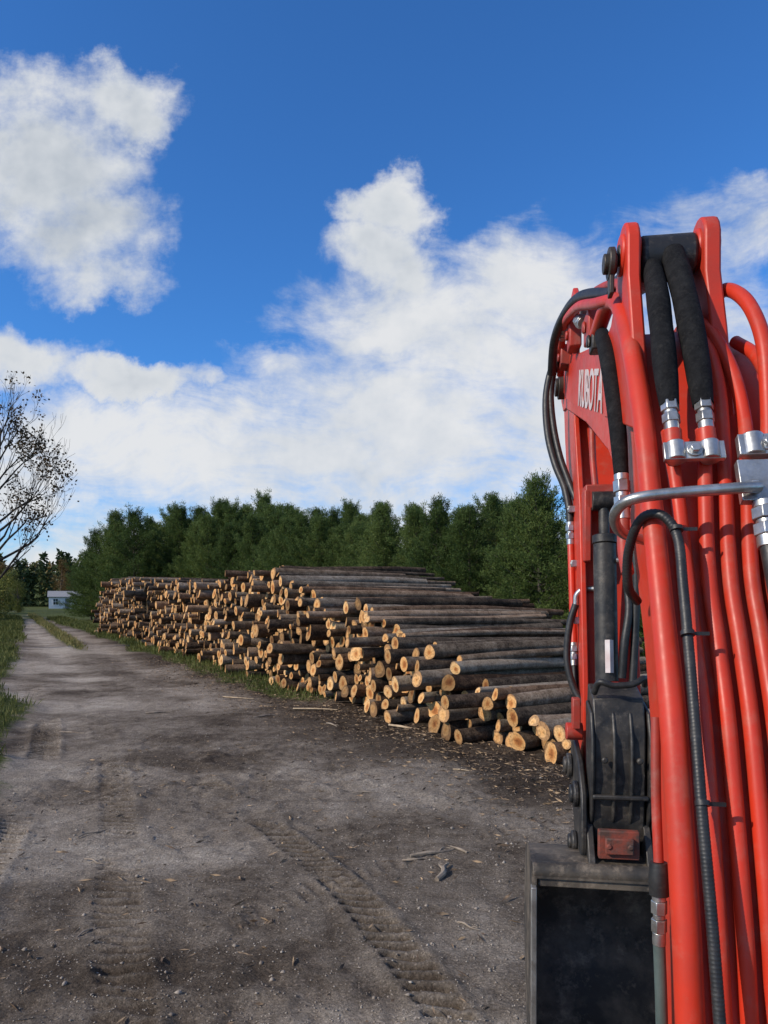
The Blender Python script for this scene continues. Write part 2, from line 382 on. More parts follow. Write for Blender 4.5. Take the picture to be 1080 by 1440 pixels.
def cut_mat():
    m,nt,b=newmat("cut_log_end")
    a=nd(nt,"ShaderNodeAttribute"); a.attribute_name="lp"
    sp=nd(nt,"ShaderNodeSeparateXYZ"); nt.links.new(a.outputs["Vector"],sp.inputs[0])
    oi=nd(nt,"ShaderNodeObjectInfo").outputs["Random"]
    seed=mth(nt,'FRACT',mth(nt,'ADD',sp.outputs[2],mth(nt,'MULTIPLY',oi,7.3)))
    s2=mth(nt,'FRACT',mth(nt,'MULTIPLY',seed,9.7))
    ox=mth(nt,'ADD',sp.outputs[0],mth(nt,'MULTIPLY',mth(nt,'SUBTRACT',s2,.5),.4)); oy=mth(nt,'ADD',sp.outputs[1],mth(nt,'MULTIPLY',mth(nt,'SUBTRACT',seed,.5),.4))
    cmb=nd(nt,"ShaderNodeCombineXYZ"); nt.links.new(sp.outputs[0],cmb.inputs[0]); nt.links.new(sp.outputs[1],cmb.inputs[1]); nt.links.new(mth(nt,'MULTIPLY',seed,30),cmb.inputs[2])
    nz=noise(nt,1.5,5,.6,cmb.outputs[0])
    r=mth(nt,'SQRT',mth(nt,'ADD',mth(nt,'POWER',ox,2),mth(nt,'POWER',oy,2)))
    rw=mth(nt,'ADD',r,mth(nt,'MULTIPLY',mth(nt,'SUBTRACT',nz.outputs[0],.5),.7))
    rw=mth(nt,'ADD',rw,mth(nt,'MULTIPLY',mth(nt,'SUBTRACT',s2,.4),.6))
    base=ramp(nt,rw,[(.0,(.32,.12,.038)),(.25,(.48,.21,.07)),(.42,(.64,.35,.135)),(.85,(.70,.43,.195)),(1.05,(.40,.235,.115))])
    rings=mth(nt,'SINE',mth(nt,'MULTIPLY',r,60)); rr=ramp(nt,mth(nt,'ADD',mth(nt,'MULTIPLY',rings,.5),.5),[(0,.92),(1,1.03)])
    c=mixc(nt,1.,base,rr,'MULTIPLY')
    nf=noise(nt,3.5,8,.7,cmb.outputs[0])
    c=mixc(nt,1.,c,ramp(nt,nf.outputs[0],[(.34,.40),(.5,.92),(.7,1.12)]),'MULTIPLY')
    c=mixc(nt,1.,c,ramp(nt,seed,[(0,(.34,.32,.30)),(.22,(.62,.57,.52)),(.45,(.95,.88,.80)),(.75,(1.05,.95,.85)),(1,(1.15,1.2,1.25))]),'MULTIPLY')
    nt.links.new(c,b.inputs["Base Color"]); b.inputs["Roughness"].default_value=.85; b.inputs["Specular IOR Level"].default_value=.2
    bump(nt,b,nf.outputs[0],.4,.01)
    return m
M_bark=bark_mat(); M_cut=cut_mat()
def log_geo(seg,rings,seed):
    rg=np.random.default_rng(seed); t=np.linspace(0,1,rings); ang=np.arange(seg)*2*np.pi/seg
    ec=rg.normal(0,.045,4); V=[];LP=[]
    bx=rg.normal(0,.38)*np.sin(t*np.pi)+rg.normal(0,.15)*np.sin(t*6.3); bz=rg.normal(0,.28)*np.sin(t*np.pi)+rg.normal(0,.12)*np.sin(t*6.3)
    tilt=rg.normal(0,.003,2)
    for i in range(rings):
        kn=1+.10*rg.random()*(rg.random()<.3)*(i>1)
        rad=(1.03-.28*t[i])*kn*(1+ec[0]*np.cos(ang*2+ec[1]*30)+ec[2]*np.cos(ang*3+1)+rg.normal(0,.015 if i==0 else .03,seg))
        xx=np.cos(ang)*rad+bx[i]; zz=np.sin(ang)*rad+bz[i]
        yo=(tilt[0]*np.cos(ang)+tilt[1]*np.sin(ang)) if i==0 else np.zeros(seg)
        V+= [(a,t[i]+c_,b) for a,b,c_ in zip(xx,zz,yo)]; LP+=[(np.cos(a),np.sin(a),0) for a in ang]
    F=[];Mi=[]
    for i in range(rings-1):
        for k in range(seg): F.append((i*seg+k,(i+1)*seg+k,(i+1)*seg+(k+1)%seg,i*seg+(k+1)%seg)); Mi.append(0)
    for i,row in ((0,0),(1,rings-1)):
        o=len(V); yy=t[row]; e=(-.0005 if i==0 else .0005)
        for k in range(seg):
            v=V[row*seg+k]; V.append((v[0],v[1]+e,v[2])); LP.append((math.cos(ang[k]),math.sin(ang[k]),0))
        for k in range(seg):
            v=V[row*seg+k]; V.append(((v[0]-bx[row])*.45+bx[row],yy+(v[1]-yy)*.45+e,(v[2]-bz[row])*.45+bz[row])); LP.append((math.cos(ang[k])*.45,math.sin(ang[k])*.45,0))
        ce=len(V); V.append((bx[row],yy+e,bz[row])); LP.append((0,0,0))
        for k in range(seg):
            k2=(k+1)%seg
            q=(o+k,o+k2,o+seg+k2,o+seg+k); F.append(q if i==0 else q[::-1]); Mi.append(1)
        for k in range(0,seg,2):
            q=(o+seg+k,o+seg+(k+1)%seg,o+seg+(k+2)%seg,ce); F.append(q if i==0 else q[::-1]); Mi.append(1)
    return np.array(V),np.array(F),np.array(LP,float),np.array(Mi)
prof_d=np.array([9.0,9.5,9.9,10.7,11.3,12.9,14.2,15.5,17.0,18.3,20.5,23,26,30,35,40,43,45,47])
prof_h=np.array([.22,.32,.5,.90,1.15,1.62,1.98,2.10,2.35,2.85,3.0,2.72,2.65,2.9,3.1,3.15,3.2,2.9,1.8])
prof_s=(prof_d-9.17)/.8717
def hprof(s): return np.interp(s,prof_s,prof_h)
SMAX=43.
acs=np.zeros(4000);acz=np.zeros(4000);acr=np.zeros(4000);nc=0
for it in range(9000):
    r=float(np.clip(RNG.normal(.112,.028),.06,.19)); s0=RNG.uniform(0,SMAX)
    gsx=np.linspace(s0-.7,s0+.7,57); gsx=gsx[(gsx>0)&(gsx<SMAX)]
    if len(gsx)<5: continue
    k=np.where(np.abs(acs[:nc]-s0)<1.2)[0]
    hz=np.full(len(gsx),r)
    if len(k):
        dd=gsx[:,None]-acs[k][None]; R=(r+acr[k])[None]
        q=R*R-dd*dd; zz=np.where(q>0,acz[k][None]+np.sqrt(np.maximum(q,0)),0); hz=np.maximum(hz,zz.max(1))
    ok=hz+r*.6<=hprof(gsx)+.10*np.sin(gsx*2.3)+.07*np.sin(gsx*5.1)
    hz2=np.where(ok,hz,99); j=int(np.argmin(hz2))
    if hz2[j]>50: continue
    acs[nc]=gsx[j];acz[nc]=hz[j];acr[nc]=r;nc+=1
    if nc>=3900: break
S=acs[:nc];Z=acz[:nc];Rr=acr[:nc]
order=np.argsort(S)
S,Z,Rr=S[order],Z[order],Rr[order]
off=RNG.normal(0,.19,nc)+.14*np.sin(S*1.1+.6)
off-=np.where(RNG.random(nc)<.11,RNG.uniform(.1,.6,nc),0)
off+=np.clip(Z-1.2,0,9)*.12
yaw=RNG.normal(0,.021,nc)+.025*np.sin(S*.9); pit=RNG.normal(-.010,.009,nc)
Ln=RNG.uniform(4.0,5.3,nc)
baseang=math.atan2(N[1],N[0])-math.pi/2   # local +Y -> N
hi_geo=[log_geo(20,14,100+i) for i in range(14)]; lo_geo=[log_geo(12,6,200+i) for i in range(10)]
himesh=[]
for i,(V,F,LP,Mi) in enumerate(hi_geo):
    me=np_mesh("log",V,F,[M_bark,M_cut],True); me.polygons.foreach_set("material_index",Mi.astype(np.int32))
    me.polygons.foreach_set("use_smooth",(Mi==0)); LP=LP.copy(); LP[:,2]=i*.1; attrv(me,"lp",LP); himesh.append(me)
def log_xf(i):
    px=P0[0]+S[i]*D[0]+off[i]*N[0]; py=P0[1]+S[i]*D[1]+off[i]*N[1]
    return px,py
NI=298
for i in range(min(NI,nc)):
    px,py=log_xf(i)
    o=bpy.data.objects.new("log",himesh[i%14]); o.location=(px,py,Z[i])
    o.rotation_euler=(pit[i],0,baseang+yaw[i]); o.scale=(Rr[i],Ln[i],Rr[i]*random.uniform(.94,1.06)); link(o)
    if Z[i]<Rr[i]*1.3: lb="grey-barked log lying on the soil under the stack"
    elif Rr[i]>.140: lb="thick log with pale tan sawn end in the stack"
    else: lb="bark-covered log with sawn tan end in the stack"
    tag(o,lb,"log","logs stacked beside the road")
VV=[];FF=[];LL=[];MM=[];ov=0
for i in range(NI,nc):
    V,F,LP,Mi=lo_geo[i%10]; px,py=log_xf(i); a=baseang+yaw[i]; p=pit[i]
    X1=V[:,0]*Rr[i]; Y1=V[:,1]*Ln[i]; Z1=V[:,2]*Rr[i]
    Y2=Y1*math.cos(p)-Z1*math.sin(p); Z2=Y1*math.sin(p)+Z1*math.cos(p)
    VV.append(np.stack([px+X1*math.cos(a)-Y2*math.sin(a),py+X1*math.sin(a)+Y2*math.cos(a),Z[i]+Z2],1))
    l=LP.copy(); l[:,2]=random.random(); LL.append(l); FF.append(F+ov); MM.append(Mi); ov+=len(V)
if VV:
    Mi=np.concatenate(MM); me=np_mesh("log_pile",np.concatenate(VV),np.concatenate(FF),[M_bark,M_cut],True)
    me.polygons.foreach_set("material_index",Mi.astype(np.int32)); me.polygons.foreach_set("use_smooth",(Mi==0)); attrv(me,"lp",np.concatenate(LL))
    o=link(bpy.data.objects.new("log_pile",me)); o["kind"]="stuff"; o["label"]="long high pile of stacked logs running along the road"; o["category"]="log pile"

# ------------------------------------------------------------------ trees
M_trunk=worn("trunk_bark",(.06,.048,.04),(.12,.10,.085),8,.95,0,.6)
M_needle=leafmat("pine_needles",[(.25,(.028,.046,.012)),(.42,(.064,.100,.026)),(.58,(.115,.158,.042)),(.76,(.19,.23,.068))],sc=.9,trans=.35)
M_autumn=leafmat("autumn_leaves",[(.3,(.06,.04,.016)),(.5,(.15,.09,.03)),(.7,(.26,.17,.06))])
M_yellow=leafmat("yellow_green_leaves",[(.3,(.06,.075,.018)),(.5,(.16,.17,.038)),(.7,(.32,.28,.07))])
M_darkleaf=leafmat("dark_leaves",[(.3,(.022,.018,.008)),(.5,(.060,.040,.017)),(.7,(.13,.07,.028))],trans=.12)
def cheap_tubes(segs,n=5):
    V=[];F=[]
    for pts,rad in segs:
        o=len(V)
        for i,p in enumerate(pts):
            t=(Vector(pts[min(i+1,len(pts)-1)])-Vector(pts[max(i-1,0)])).normalized()
            u=t.cross(Vector((.31,.87,.2))).normalized(); w=t.cross(u)
            for k in range(n):
                a=6.2832*k/n; V.append(Vector(p)+(u*math.cos(a)+w*math.sin(a))*rad[i])
        for i in range(len(pts)-1):
            for k in range(n): F.append((o+i*n+k,o+i*n+(k+1)%n,o+(i+1)*n+(k+1)%n,o+(i+1)*n+k))
    return V,F
def pine(h,R,seed):
    rg=np.random.default_rng(seed); C=[];O=[];segs=[]
    lean=rg.normal(0,.2,2)
    tp=lambda z:np.array([lean[0]*(z/h)**2,lean[1]*(z/h)**2,z])
    segs.append(([tuple(tp(z)) for z in np.linspace(-.1,h*.97,8)],list(np.linspace(.13*h/8,.015,8))))
    z=.05*h; asym=rg.uniform(0,6.28)
    while z<h*.985:
        fr=z/h; L0=R*((1-fr)**.52)*(.72+.28*min(1,fr/.2))+.06
        nb=int(rg.integers(5,8)); az0=rg.uniform(0,6.28); wm=rg.uniform(.72,1.15)
        for b in range(nb):
            az=az0+b*6.283/nb+rg.normal(0,.2); L=L0*wm*rg.uniform(.6,1.22)*(1+.15*math.cos(az-asym)); el=.12+.95*fr**1.3+rg.normal(0,.1)
            o=tp(z); dr=np.array([math.cos(az)*math.cos(el),math.sin(az)*math.cos(el),math.sin(el)]); lat=np.array([-math.sin(az),math.cos(az),0])
            tip=o+dr*L+np.array([0,0,.10*L])
            segs.append(([tuple(o),tuple(o+dr*L*.5),tuple(tip)],[.022,.013,.005]))
            npz=int(L/.115)+3
            for t in np.linspace(.28,1.04,npz):
                c=o+dr*L*t+np.array([0,0,.10*L*t*t]); wd=.42*L*(1.1-t)*.9+.10
                for q in range(3 if L>.7 else 2):
                    C.append(c+lat*rg.uniform(-1,1)*wd+np.array([0,0,rg.normal(0,.08)])+dr*rg.normal(0,.05)); O.append(dr*.7+lat*rg.normal(0,.5)+np.array([0,0,.65]))
        z+=rg.uniform(.24,.38)
    for z in np.linspace(h*.93,h*1.03,7): C.append(tp(z)); O.append(np.array([0,0,1.]))
    C=np.array(C);O=np.array(O); k=7
    C=np.repeat(C,k,0)+rg.normal(0,.06,(len(C)*k,3)); O=np.repeat(O,k,0)+rg.normal(0,.75,(len(O)*k,3)); O/=np.linalg.norm(O,axis=1)[:,None]
    V,F=diamonds(C,O,rg.uniform(.11,.20,len(C)),rg.uniform(.020,.038,len(C)))
    return np_mesh("crown",V,F,[M_needle]),segs
def mesh_tubes(name,segs,mat,n=5):
    V,F=cheap_tubes(segs,n); return np_mesh(name,np.array([tuple(v) for v in V]),F,[mat],True)
PV=[]
for i,(h_,R_) in enumerate([(8,2.5),(8,2.9),(8,2.2),(8,2.7),(8,2.4),(8,2.6)]):
    cm,segs=pine(h_,R_,300+i); PV.append((cm,mesh_tubes("trunk",segs,M_trunk)))
def place_tree(nm,var,loc,sc,rz,label,cat,group,sz=None):
    e=empty(nm,loc,rz); e.scale=(sc,sc,sz or sc); tag(e,label,cat,group)
    for part,me in (("crown",var[0]),("trunk",var[1])):
        o=bpy.data.objects.new(part,me); link(o,e)
def SW(s,w): return P0[0]+s*D[0]+w*N[0],P0[1]+s*D[1]+w*N[1]
rg=random.Random(11)
def skyline(s): return np.interp(s,[-5,5,10,14,17,20,24,28,34,42,50,56,60,64,70],[5.7,5.8,5.9,6.0,6.0,6.0,6.1,6.3,6.9,7.7,8.6,9.3,9.8,9.2,8.4])
k=0
for row,(w0,st) in enumerate(((10.8,2.0),(13.6,2.2),(17.0,2.5))):
    s=-3.0+row*.9
    while s<68:
        w=w0+rg.uniform(-.8,.8)-max(0,s-45)*.18*(1 if row==0 else .8); px,py=SW(s+rg.uniform(-.5,.5),w)
        hh=float(skyline(s))*rg.uniform(.88,1.06)*(1.0+.07*row)
        sc=hh/8; place_tree("pine_tree",PV[k%6],(px,py,float(gh(px,py)[0])),max(.85,sc*1.05),rg.uniform(0,6.28),"dense green young pine behind the log pile","pine tree","pines at the forest edge",sc)
        k+=1; s+=st*rg.uniform(.8,1.25)
for s,w,hh in ((57,4.6,9.3),(61,3.6,9.6),(64,2.4,8.2),(66,4.5,9.0),(69,2.6,6.6),(72,5.5,6.8)):
    px,py=SW(s,w); place_tree("pine_tree",PV[k%6],(px,py,float(gh(px,py)[0])),hh/8*1.15,rg.uniform(0,6.28),"broad tall pine at the end of the log pile","pine tree","pines at the forest edge",hh/8); k+=1

def leafy(h,R,seed,mat,n=5200,z0=.25,ls=.16,clumps=26):
    rg=np.random.default_rng(seed); segs=[([(0,0,-.1),(rg.normal(0,.1),rg.normal(0,.1),h*.5),(rg.normal(0,.2),rg.normal(0,.2),h*.9)],[.02*h,.012*h,.004*h])]
    CC=[]
    for c in range(clumps):
        a=rg.uniform(0,6.28); zz=rg.uniform(z0,1)*h; rr=R*rg.uniform(.1,.9)*math.sqrt(max(.1,1-((zz/h-.55)/.5)**2)); p=np.array([math.cos(a)*rr,math.sin(a)*rr,zz*.97])
        CC.append((p,R*rg.uniform(.22,.42))); segs.append(([(0,0,max(.1,zz*.55)),tuple(p*np.array([.5,.5,.88])),tuple(p)],[.006*h,.004*h,.002*h]))
    C=[]
    for j in range(n):
        p,r=CC[rg.integers(len(CC))]; d=rg.normal(size=3); d/=np.linalg.norm(d); C.append(p+d*r*rg.uniform(.4,1.05))
    C=np.array(C); O=rg.normal(size=(n,3)); O/=np.linalg.norm(O,axis=1)[:,None]
    V,F=diamonds(C,O,rg.uniform(.6,1.3,n)*ls,rg.uniform(.5,.9,n)*ls*.7)
    return np_mesh("crown",V,F,[mat]),mesh_tubes("trunk",segs,M_trunk)
AU=[leafy(6.5,1.9,500,M_autumn,6500,.1),leafy(6,2.0,501,M_yellow,6500,z0=.05)]
for s,w,v,sc in ((27,15.5,0,1.02),(30,9.0,1,.5),(22,16,0,.95)):
    px,py=SW(s,w); place_tree("broadleaf_tree",AU[v],(px,py,0),sc,rg.uniform(0,6.28),"thin russet autumn tree among the pines" if v==0 else "low yellow-green broadleaf sapling under the pines","tree","broadleaf trees at the forest edge")
for x_,y_,v,sc in ((-55,104,1,1.0),(-59.5,110,0,1.15),(-50.5,98,1,.7),(-65,116,0,1.3),(-56,150,0,1.2),(-62,158,1,1.3),(-68,150,0,1.5),(-51,146,1,1.1)):
    place_tree("broadleaf_tree",AU[v],(x_,y_,0),sc,rg.uniform(0,6.28),"russet autumn tree at the edge of the field" if v==0 else "yellow-green broadleaf tree at the edge of the field","tree","broadleaf trees around the field")
BU=[leafy(2.6,2.0,510,M_yellow,4200,.02,.17,22),leafy(3.0,2.0,511,M_darkleaf,4200,.02,.17,22)]
for x_,y_,v,sc in ((-37.9,67,0,1.3),(-41.5,73,0,1.7),(-43,64,1,1.7),(-34.7,58,0,1.0),(-32.4,52,0,.8),(-29.2,47,1,.8),(-47,80,0,1.5),(-25.7,41.5,0,.7),(-22.4,36,0,.55),(-54,92,1,1.8),(-38.6,60,1,1.6)):
    place_tree("bush",BU[v],(x_,y_,float(gh(x_,y_)[0])),sc,rg.uniform(0,6.28),"yellow-green leafy bush beside the road" if v==0 else "dark leafy bush on the road verge","bush","bushes along the road")

# half-bare tree by the road
def bare_tree(seed):
    rg=random.Random(seed); segs=[];leaf=[]
    def grow(p,d,L,r,dep):
        pts=[p];rad=[r];q=Vector(p);dd=Vector(d)
        ns=4
        for i in range(ns):
            dd=(dd+Vector((rg.gauss(0,.11),rg.gauss(0,.11),rg.gauss(.09,.06)))).normalized(); q=q+dd*L/ns
            pts.append(tuple(q)); rad.append(max(.006,r*(1-.45*(i+1)/ns)))
        segs.append((pts,rad))
        if dep<=1:
            leaf.append(Vector(pts[-1])); leaf.append(Vector(pts[2])); leaf.append(Vector(pts[3]))
        if dep==0: return
        for b in range(3 if dep<3 else 4):
            ti=rg.choice((1,2,3,4)) if b else 4
            base=Vector(pts[ti]); a=rg.uniform(0,6.28); sp=rg.uniform(.28,.68)
            u=dd.cross(Vector((.3,.2,.9))).normalized(); w=dd.cross(u)
            nd_=(dd*math.cos(sp)+(u*math.cos(a)+w*math.sin(a))*math.sin(sp)+Vector((0,0,.22))).normalized()
            grow(tuple(base),tuple(nd_),L*rg.uniform(.6,.8),rad[ti]*rg.uniform(.5,.68),dep-1)
    trunk=[(0,0,-.1),(.05,.05,1.5),(.1,.1,3.2),(.2,.0,5.2),(.3,.1,7.5),(.45,0,9.2)]
    segs.append((trunk,[.22,.18,.15,.11,.07,.04]))
    for z,az,el,L in ((2.6,.1,.55,2.9),(3.1,3.0,.6,2.6),(3.5,.2,.5,3.1),(3.8,-.5,.65,3.0),(4.1,1.2,.7,2.6),(4.4,4.2,.7,2.4),(4.7,.0,.55,3.0),(5.1,.4,.7,2.8),(5.6,2.6,.8,2.2),(6.0,-.7,.9,2.4),(6.5,.2,.8,2.5),(6.9,1.0,1.0,2.2),(7.4,3.8,1.0,2.0),(7.8,.1,1.05,2.0),(8.4,.0,1.0,1.8),(8.9,.6,1.2,1.7)):
        xx=np.interp(z,[p[2] for p in trunk],[p[0] for p in trunk]); yy=np.interp(z,[p[2] for p in trunk],[p[1] for p in trunk])
        grow((xx,yy,z),(math.cos(az)*math.cos(el),math.sin(az)*math.cos(el),math.sin(el)),L*.70,.046+.016*(L-2),3)
    return segs,leaf
segs,leaf=bare_tree(5)
bt=empty("bare_tree",(-16.62,30,float(gh(-16.62,30)[0]))); tag(bt,"half-bare tree with thin twigs and sparse dark leaves","tree")
link(bpy.data.objects.new("trunk",mesh_tubes("trunk",segs,worn("dark_twig_bark",(.022,.018,.015),(.05,.04,.034),8,.95,0,.3),4)),bt)
rg2=np.random.default_rng(5); C=[]
for l in leaf:
    cl=math.sin(l.z*2.1+l.x*1.6)+math.sin(l.y*1.9+1)
    pl=.24+.26*cl-.14*max(0,l.x-1.8)-.08*max(0,l.z-7.5)
    if rg2.random()<pl*.7:
        for q in range(rg2.integers(3,11)): C.append(np.array(l)+rg2.normal(0,.15,3))
C=np.array(C); O=rg2.normal(size=C.shape); O/=np.linalg.norm(O,axis=1)[:,None]
V,F=diamonds(C,O,rg2.uniform(.09,.18,len(C)),.09)
link(bpy.data.objects.new("crown",np_mesh("crown",V,F,[M_darkleaf])),bt)

# distant woods
M_far=leafmat("distant_foliage",[(.2,(.036,.055,.022)),(.45,(.08,.10,.036)),(.62,(.17,.14,.045)),(.8,(.27,.14,.05))],attrn="tint",trans=.1)
C=[];T=[]
rg3=np.random.default_rng(3)
for i in range(230):
    az=rg3.uniform(-.62,.60) if i<170 else rg3.uniform(-.62,-.36); d=rg3.uniform(165,240) if az<-.35 else rg3.uniform(110,200)
    cx,cy=az*d,d; hh=rg3.uniform(7,13)*(1.0 if az<-.3 else .8); rr=rg3.uniform(2.4,4.5); ti=rg3.random()
    nn=330; zz=rg3.uniform(0,1,nn); prof=np.sqrt(np.clip(1-((zz-.45)/.56)**2,.02,1)) if ti>.45 else (1.02-zz)
    a=rg3.uniform(0,6.28,nn); q=rr*prof*np.sqrt(rg3.uniform(.3,1,nn))
    C.append(np.stack([cx+np.cos(a)*q,cy+np.sin(a)*q,zz*hh],1)); T.append(np.full(nn,ti*.55+.1 if ti<.6 else ti*.75)); 
C=np.concatenate(C);T=np.concatenate(T); O=rg3.normal(size=C.shape); O/=np.linalg.norm(O,axis=1)[:,None]
V,F=diamonds(C,O,rg3.uniform(.7,1.5,len(C)),rg3.uniform(.5,.9,len(C))); me=np_mesh("distant_forest",V,F,[M_far]); attr(me,"tint",np.repeat(T,4))
o=link(bpy.data.objects.new("distant_forest",me)); o["kind"]="stuff"; o["label"]="distant mixed autumn woodland beyond the field"; o["category"]="forest"

# ------------------------------------------------------------------ white house
M_siding=worn("white_siding",(.74,.75,.76),(.62,.63,.64),2,.6,0,.05); M_roof=worn("grey_shingles",(.22,.22,.23),(.32,.32,.33),9,.9,0,.3)
M_glass=worn("dark_window_glass",(.02,.025,.03),(.04,.05,.06),3,.15,0,.0); M_trim=worn("white_trim",(.8,.8,.8),(.7,.7,.7),3,.5,0,.0)
hs=empty("white_house",(-62.3,140,0),math.radians(24)); tag(hs,"small white sided house with grey roof in the field","house")
hw,hd,hh_=3.3,2.4,2.3
mb=MB(); mb.prism([(-hd,0),(hd,0),(hd,hh_),(0,hh_+1.0),(-hd,hh_)],-hw,hw); mb.make("wall",[M_siding],hs)
mb=MB()
for sg in(-1,1):
    a=math.atan2(1.0,hd); L=math.hypot(1.0,hd)+.4
    mb.box((0,sg*(hd/2+.12),hh_+.5+.03),(2*hw+.5,L,.12),Matrix.Rotation(-sg*a,3,'X'))
roof=mb.make("roof",[M_roof],hs)
mb=MB(); mb.box((1.2,.6,hh_+1.0),(.6,.6,1.2)); mb.make("chimney",[worn("brick_red",(.25,.10,.07),(.18,.08,.06),5,.9)],roof)
for xw in (-2.1,2.1):
    mb=MB(); mb.box((xw,-hd-.015,1.35),(.8,.03,1.1)); w=mb.make("window",[M_glass],hs)
    mb=MB()
    for dx,dz,sx,sz in((0,.6,1.0,.1),(0,-.6,1.0,.1),(-.45,0,.1,1.1),(.45,0,.1,1.1),(0,0,.05,1.1),(0,0,.8,.05)): mb.box((xw+dx,-hd-.04-.004*(sx<.1),1.35+dz),(sx,.05,sz))
    mb.make("frame",[M_trim],w)
mb=MB(); mb.box((0,-hd-.02,1.0),(.9,.04,2.0)); dr=mb.make("door",[worn("grey_door",(.2,.22,.25),(.15,.17,.2),3,.5)],hs)
mb=MB(); mb.cyl((.35,-hd-.04,1.0),(.35,-hd-.1,1.0),.04,8); mb.make("handle",[M_zinc],dr)

# ------------------------------------------------------------------ excavator (local x = right, y = forward)
EX=empty("excavator",(.488,-.021,0),math.radians(-8.53))
tag(EX,"red excavator with raised boom, hydraulic pipes and black bucket","excavator")
T_=[(1.02,.62),(1.20,1.0),(1.29,1.45),(1.385,1.85),(1.475,2.11),(1.60,2.39),(1.675,2.55),(1.78,2.71),(1.92,2.86),(2.05,2.945),(2.33,3.03),(3.0,3.22),(3.58,3.40),(3.70,3.40),(3.78,3.32)]
U_=[(3.77,3.22),(3.68,3.15),(3.55,3.13),(2.8,2.88),(2.265,2.66),(2.05,2.52),(1.88,2.35),(1.74,2.1),(1.64,1.83),(1.57,1.5),(1.5,1.1),(1.36,.66),(1.2,.58)]
mb=MB(); mb.prism(T_+U_,-.12,.10)
boom=mb.make("boom",[M_red],EX,30,.006)
dk=[(1.22,1.0),(1.297,1.45),(1.392,1.85),(1.482,2.11),(1.607,2.39),(1.682,2.55),(1.787,2.71),(1.927,2.86),(2.02,2.90),(2.1,2.80),(1.95,2.6),(1.75,2.35),(1.60,2.05),(1.52,1.8),(1.45,1.5),(1.40,1.0)]
mb=MB(); mb.prism(dk,.1005,.195); mb.make("side_deck",[M_red],boom,30,.006)
mb=MB(); mb.prism([(2.20,2.69),(2.24,2.97),(3.0,3.19),(3.6,3.355),(3.68,3.28),(3.5,3.17),(2.8,2.92)],-.126,-.1195); mb.make("side_plate",[M_red],boom)
cu=bpy.data.curves.new("lettering","FONT"); cu.body="KUBOTA"; cu.size=.20; cu.extrude=.0012; cu.offset=.002; cu.align_x='CENTER'; cu.align_y='CENTER'
to=bpy.data.objects.new("tmp",cu); COL.objects.link(to); bpy.context.view_layer.update()
me=bpy.data.meshes.new_from_object(to.evaluated_get(bpy.context.evaluated_depsgraph_get())); bpy.data.objects.remove(to)
me.name="lettering"; me.materials.clear(); me.materials.append(M_white)
wid=max(v.co.x for v in me.vertices)-min(v.co.x for v in me.vertices)
o=bpy.data.objects.new("lettering",me); link(o,boom)
dx=Vector((0,-.65,-.2)).normalized(); up=Vector((0,dx.z,-dx.y)); nn=dx.cross(up); sx=.66/wid
o.matrix_local=Matrix.Translation((-.1285,2.64,2.955))@Matrix(((dx.x*sx,up.x,nn.x,0),(dx.y*sx,up.y,nn.y,0),(dx.z*sx,up.z,nn.z,0),(0,0,0,1)))
def ear_poly(f0,zc,rr,sh=0):
    pts=[(1.72+sh,2.60),(1.78+sh,2.86),(1.83+sh,3.02)]
    for a in np.linspace(math.pi*.93,-.12*math.pi,11): pts.append((f0+math.cos(a)*rr,zc+math.sin(a)*rr))
    pts+= [(2.06,2.99),(2.25,2.98),(2.2,2.75)]
    return pts
for x0,x1,sh in ((-.142,-.108,0),(.045,.085,0)):
    mb=MB(); mb.prism(ear_poly(1.905,3.105,.078,sh),x0,x1)
    mb.tube([(x0-.008,1.905,3.105),(x1+.008,1.905,3.105)],.052,24,1)
    mb.tube([(x0-.012,1.905,3.105),(x1+.012,1.905,3.105)],.028,20,1,1)
    mb.make("cylinder_lug",[M_red,M_darksteel],boom,35,.006)
mb=MB(); mb.cyl((-.100,1.905,3.09),(.037,1.905,3.09),.058); mb.make("pin_boss",[M_darksteel],boom,35,.008)
mb=MB(); mb.cyl((-.19,1.905,3.085),(-.155,1.905,3.085),.026); mb.cyl((-.178,1.905,3.085),(-.162,1.905,3.085),.042,20); mb.box((-.17,1.905,3.04),(.012,.04,.08))
mb.make("pin",[M_brownsteel],boom,35,.003)
PF=[(1.10,.95),(1.215,1.2),(1.26,1.452),(1.288,1.614),(1.347,1.854),(1.384,1.981),(1.44,2.115),(1.501,2.259),(1.568,2.417),(1.641,2.59),(1.738,2.75)]
def pipe(path,r,mat=M_red,name="hydraulic_pipe",parent=None,n=16,sub=7,corr=0,cd=.93):
    mb=MB(); mb.tube(path,r,n,sub,0,corr,cd=cd); return mb.make(name,[mat],parent or boom,45)
pipe([(-.14,a,b) for a,b in PF]+[(-.14,1.856,2.898),(-.14,1.98,3.01),(-.145,2.12,3.06),(-.15,2.3,3.04)],[.0255]*6+[.0235]*8)
def shift(P,r,dn,end,zmax):
    return [(r,a+dn,b) for a,b in P if b<zmax]+end
pipe(shift(PF,-.080,.018,[(-.088,1.615,2.53),(-.09,1.632,2.575)],2.5),.0155)
pipe(shift(PF,-.036,.018,[(-.018,1.612,2.52),(-.018,1.632,2.575)],2.3),.0155)
pipe(shift(PF,.006,.018,[(.030,1.635,2.53),(.040,1.70,2.68),(.038,1.77,2.80),(.03,1.85,2.89)],2.3),.0155)
pipe(shift(PF,.048,.018,[(.074,1.62,2.50),(.084,1.67,2.61),(.076,1.73,2.74),(.045,1.80,2.86),(.02,1.92,2.94)],2.3),.0155)
pipe(shift(PF,.090,.018,[(.118,1.615,2.50),(.132,1.66,2.64),(.136,1.70,2.79),(.125,1.76,2.90),(.108,1.84,2.97),(.100,1.92,2.99),(.10,2.1,3.0)],2.3),.017)
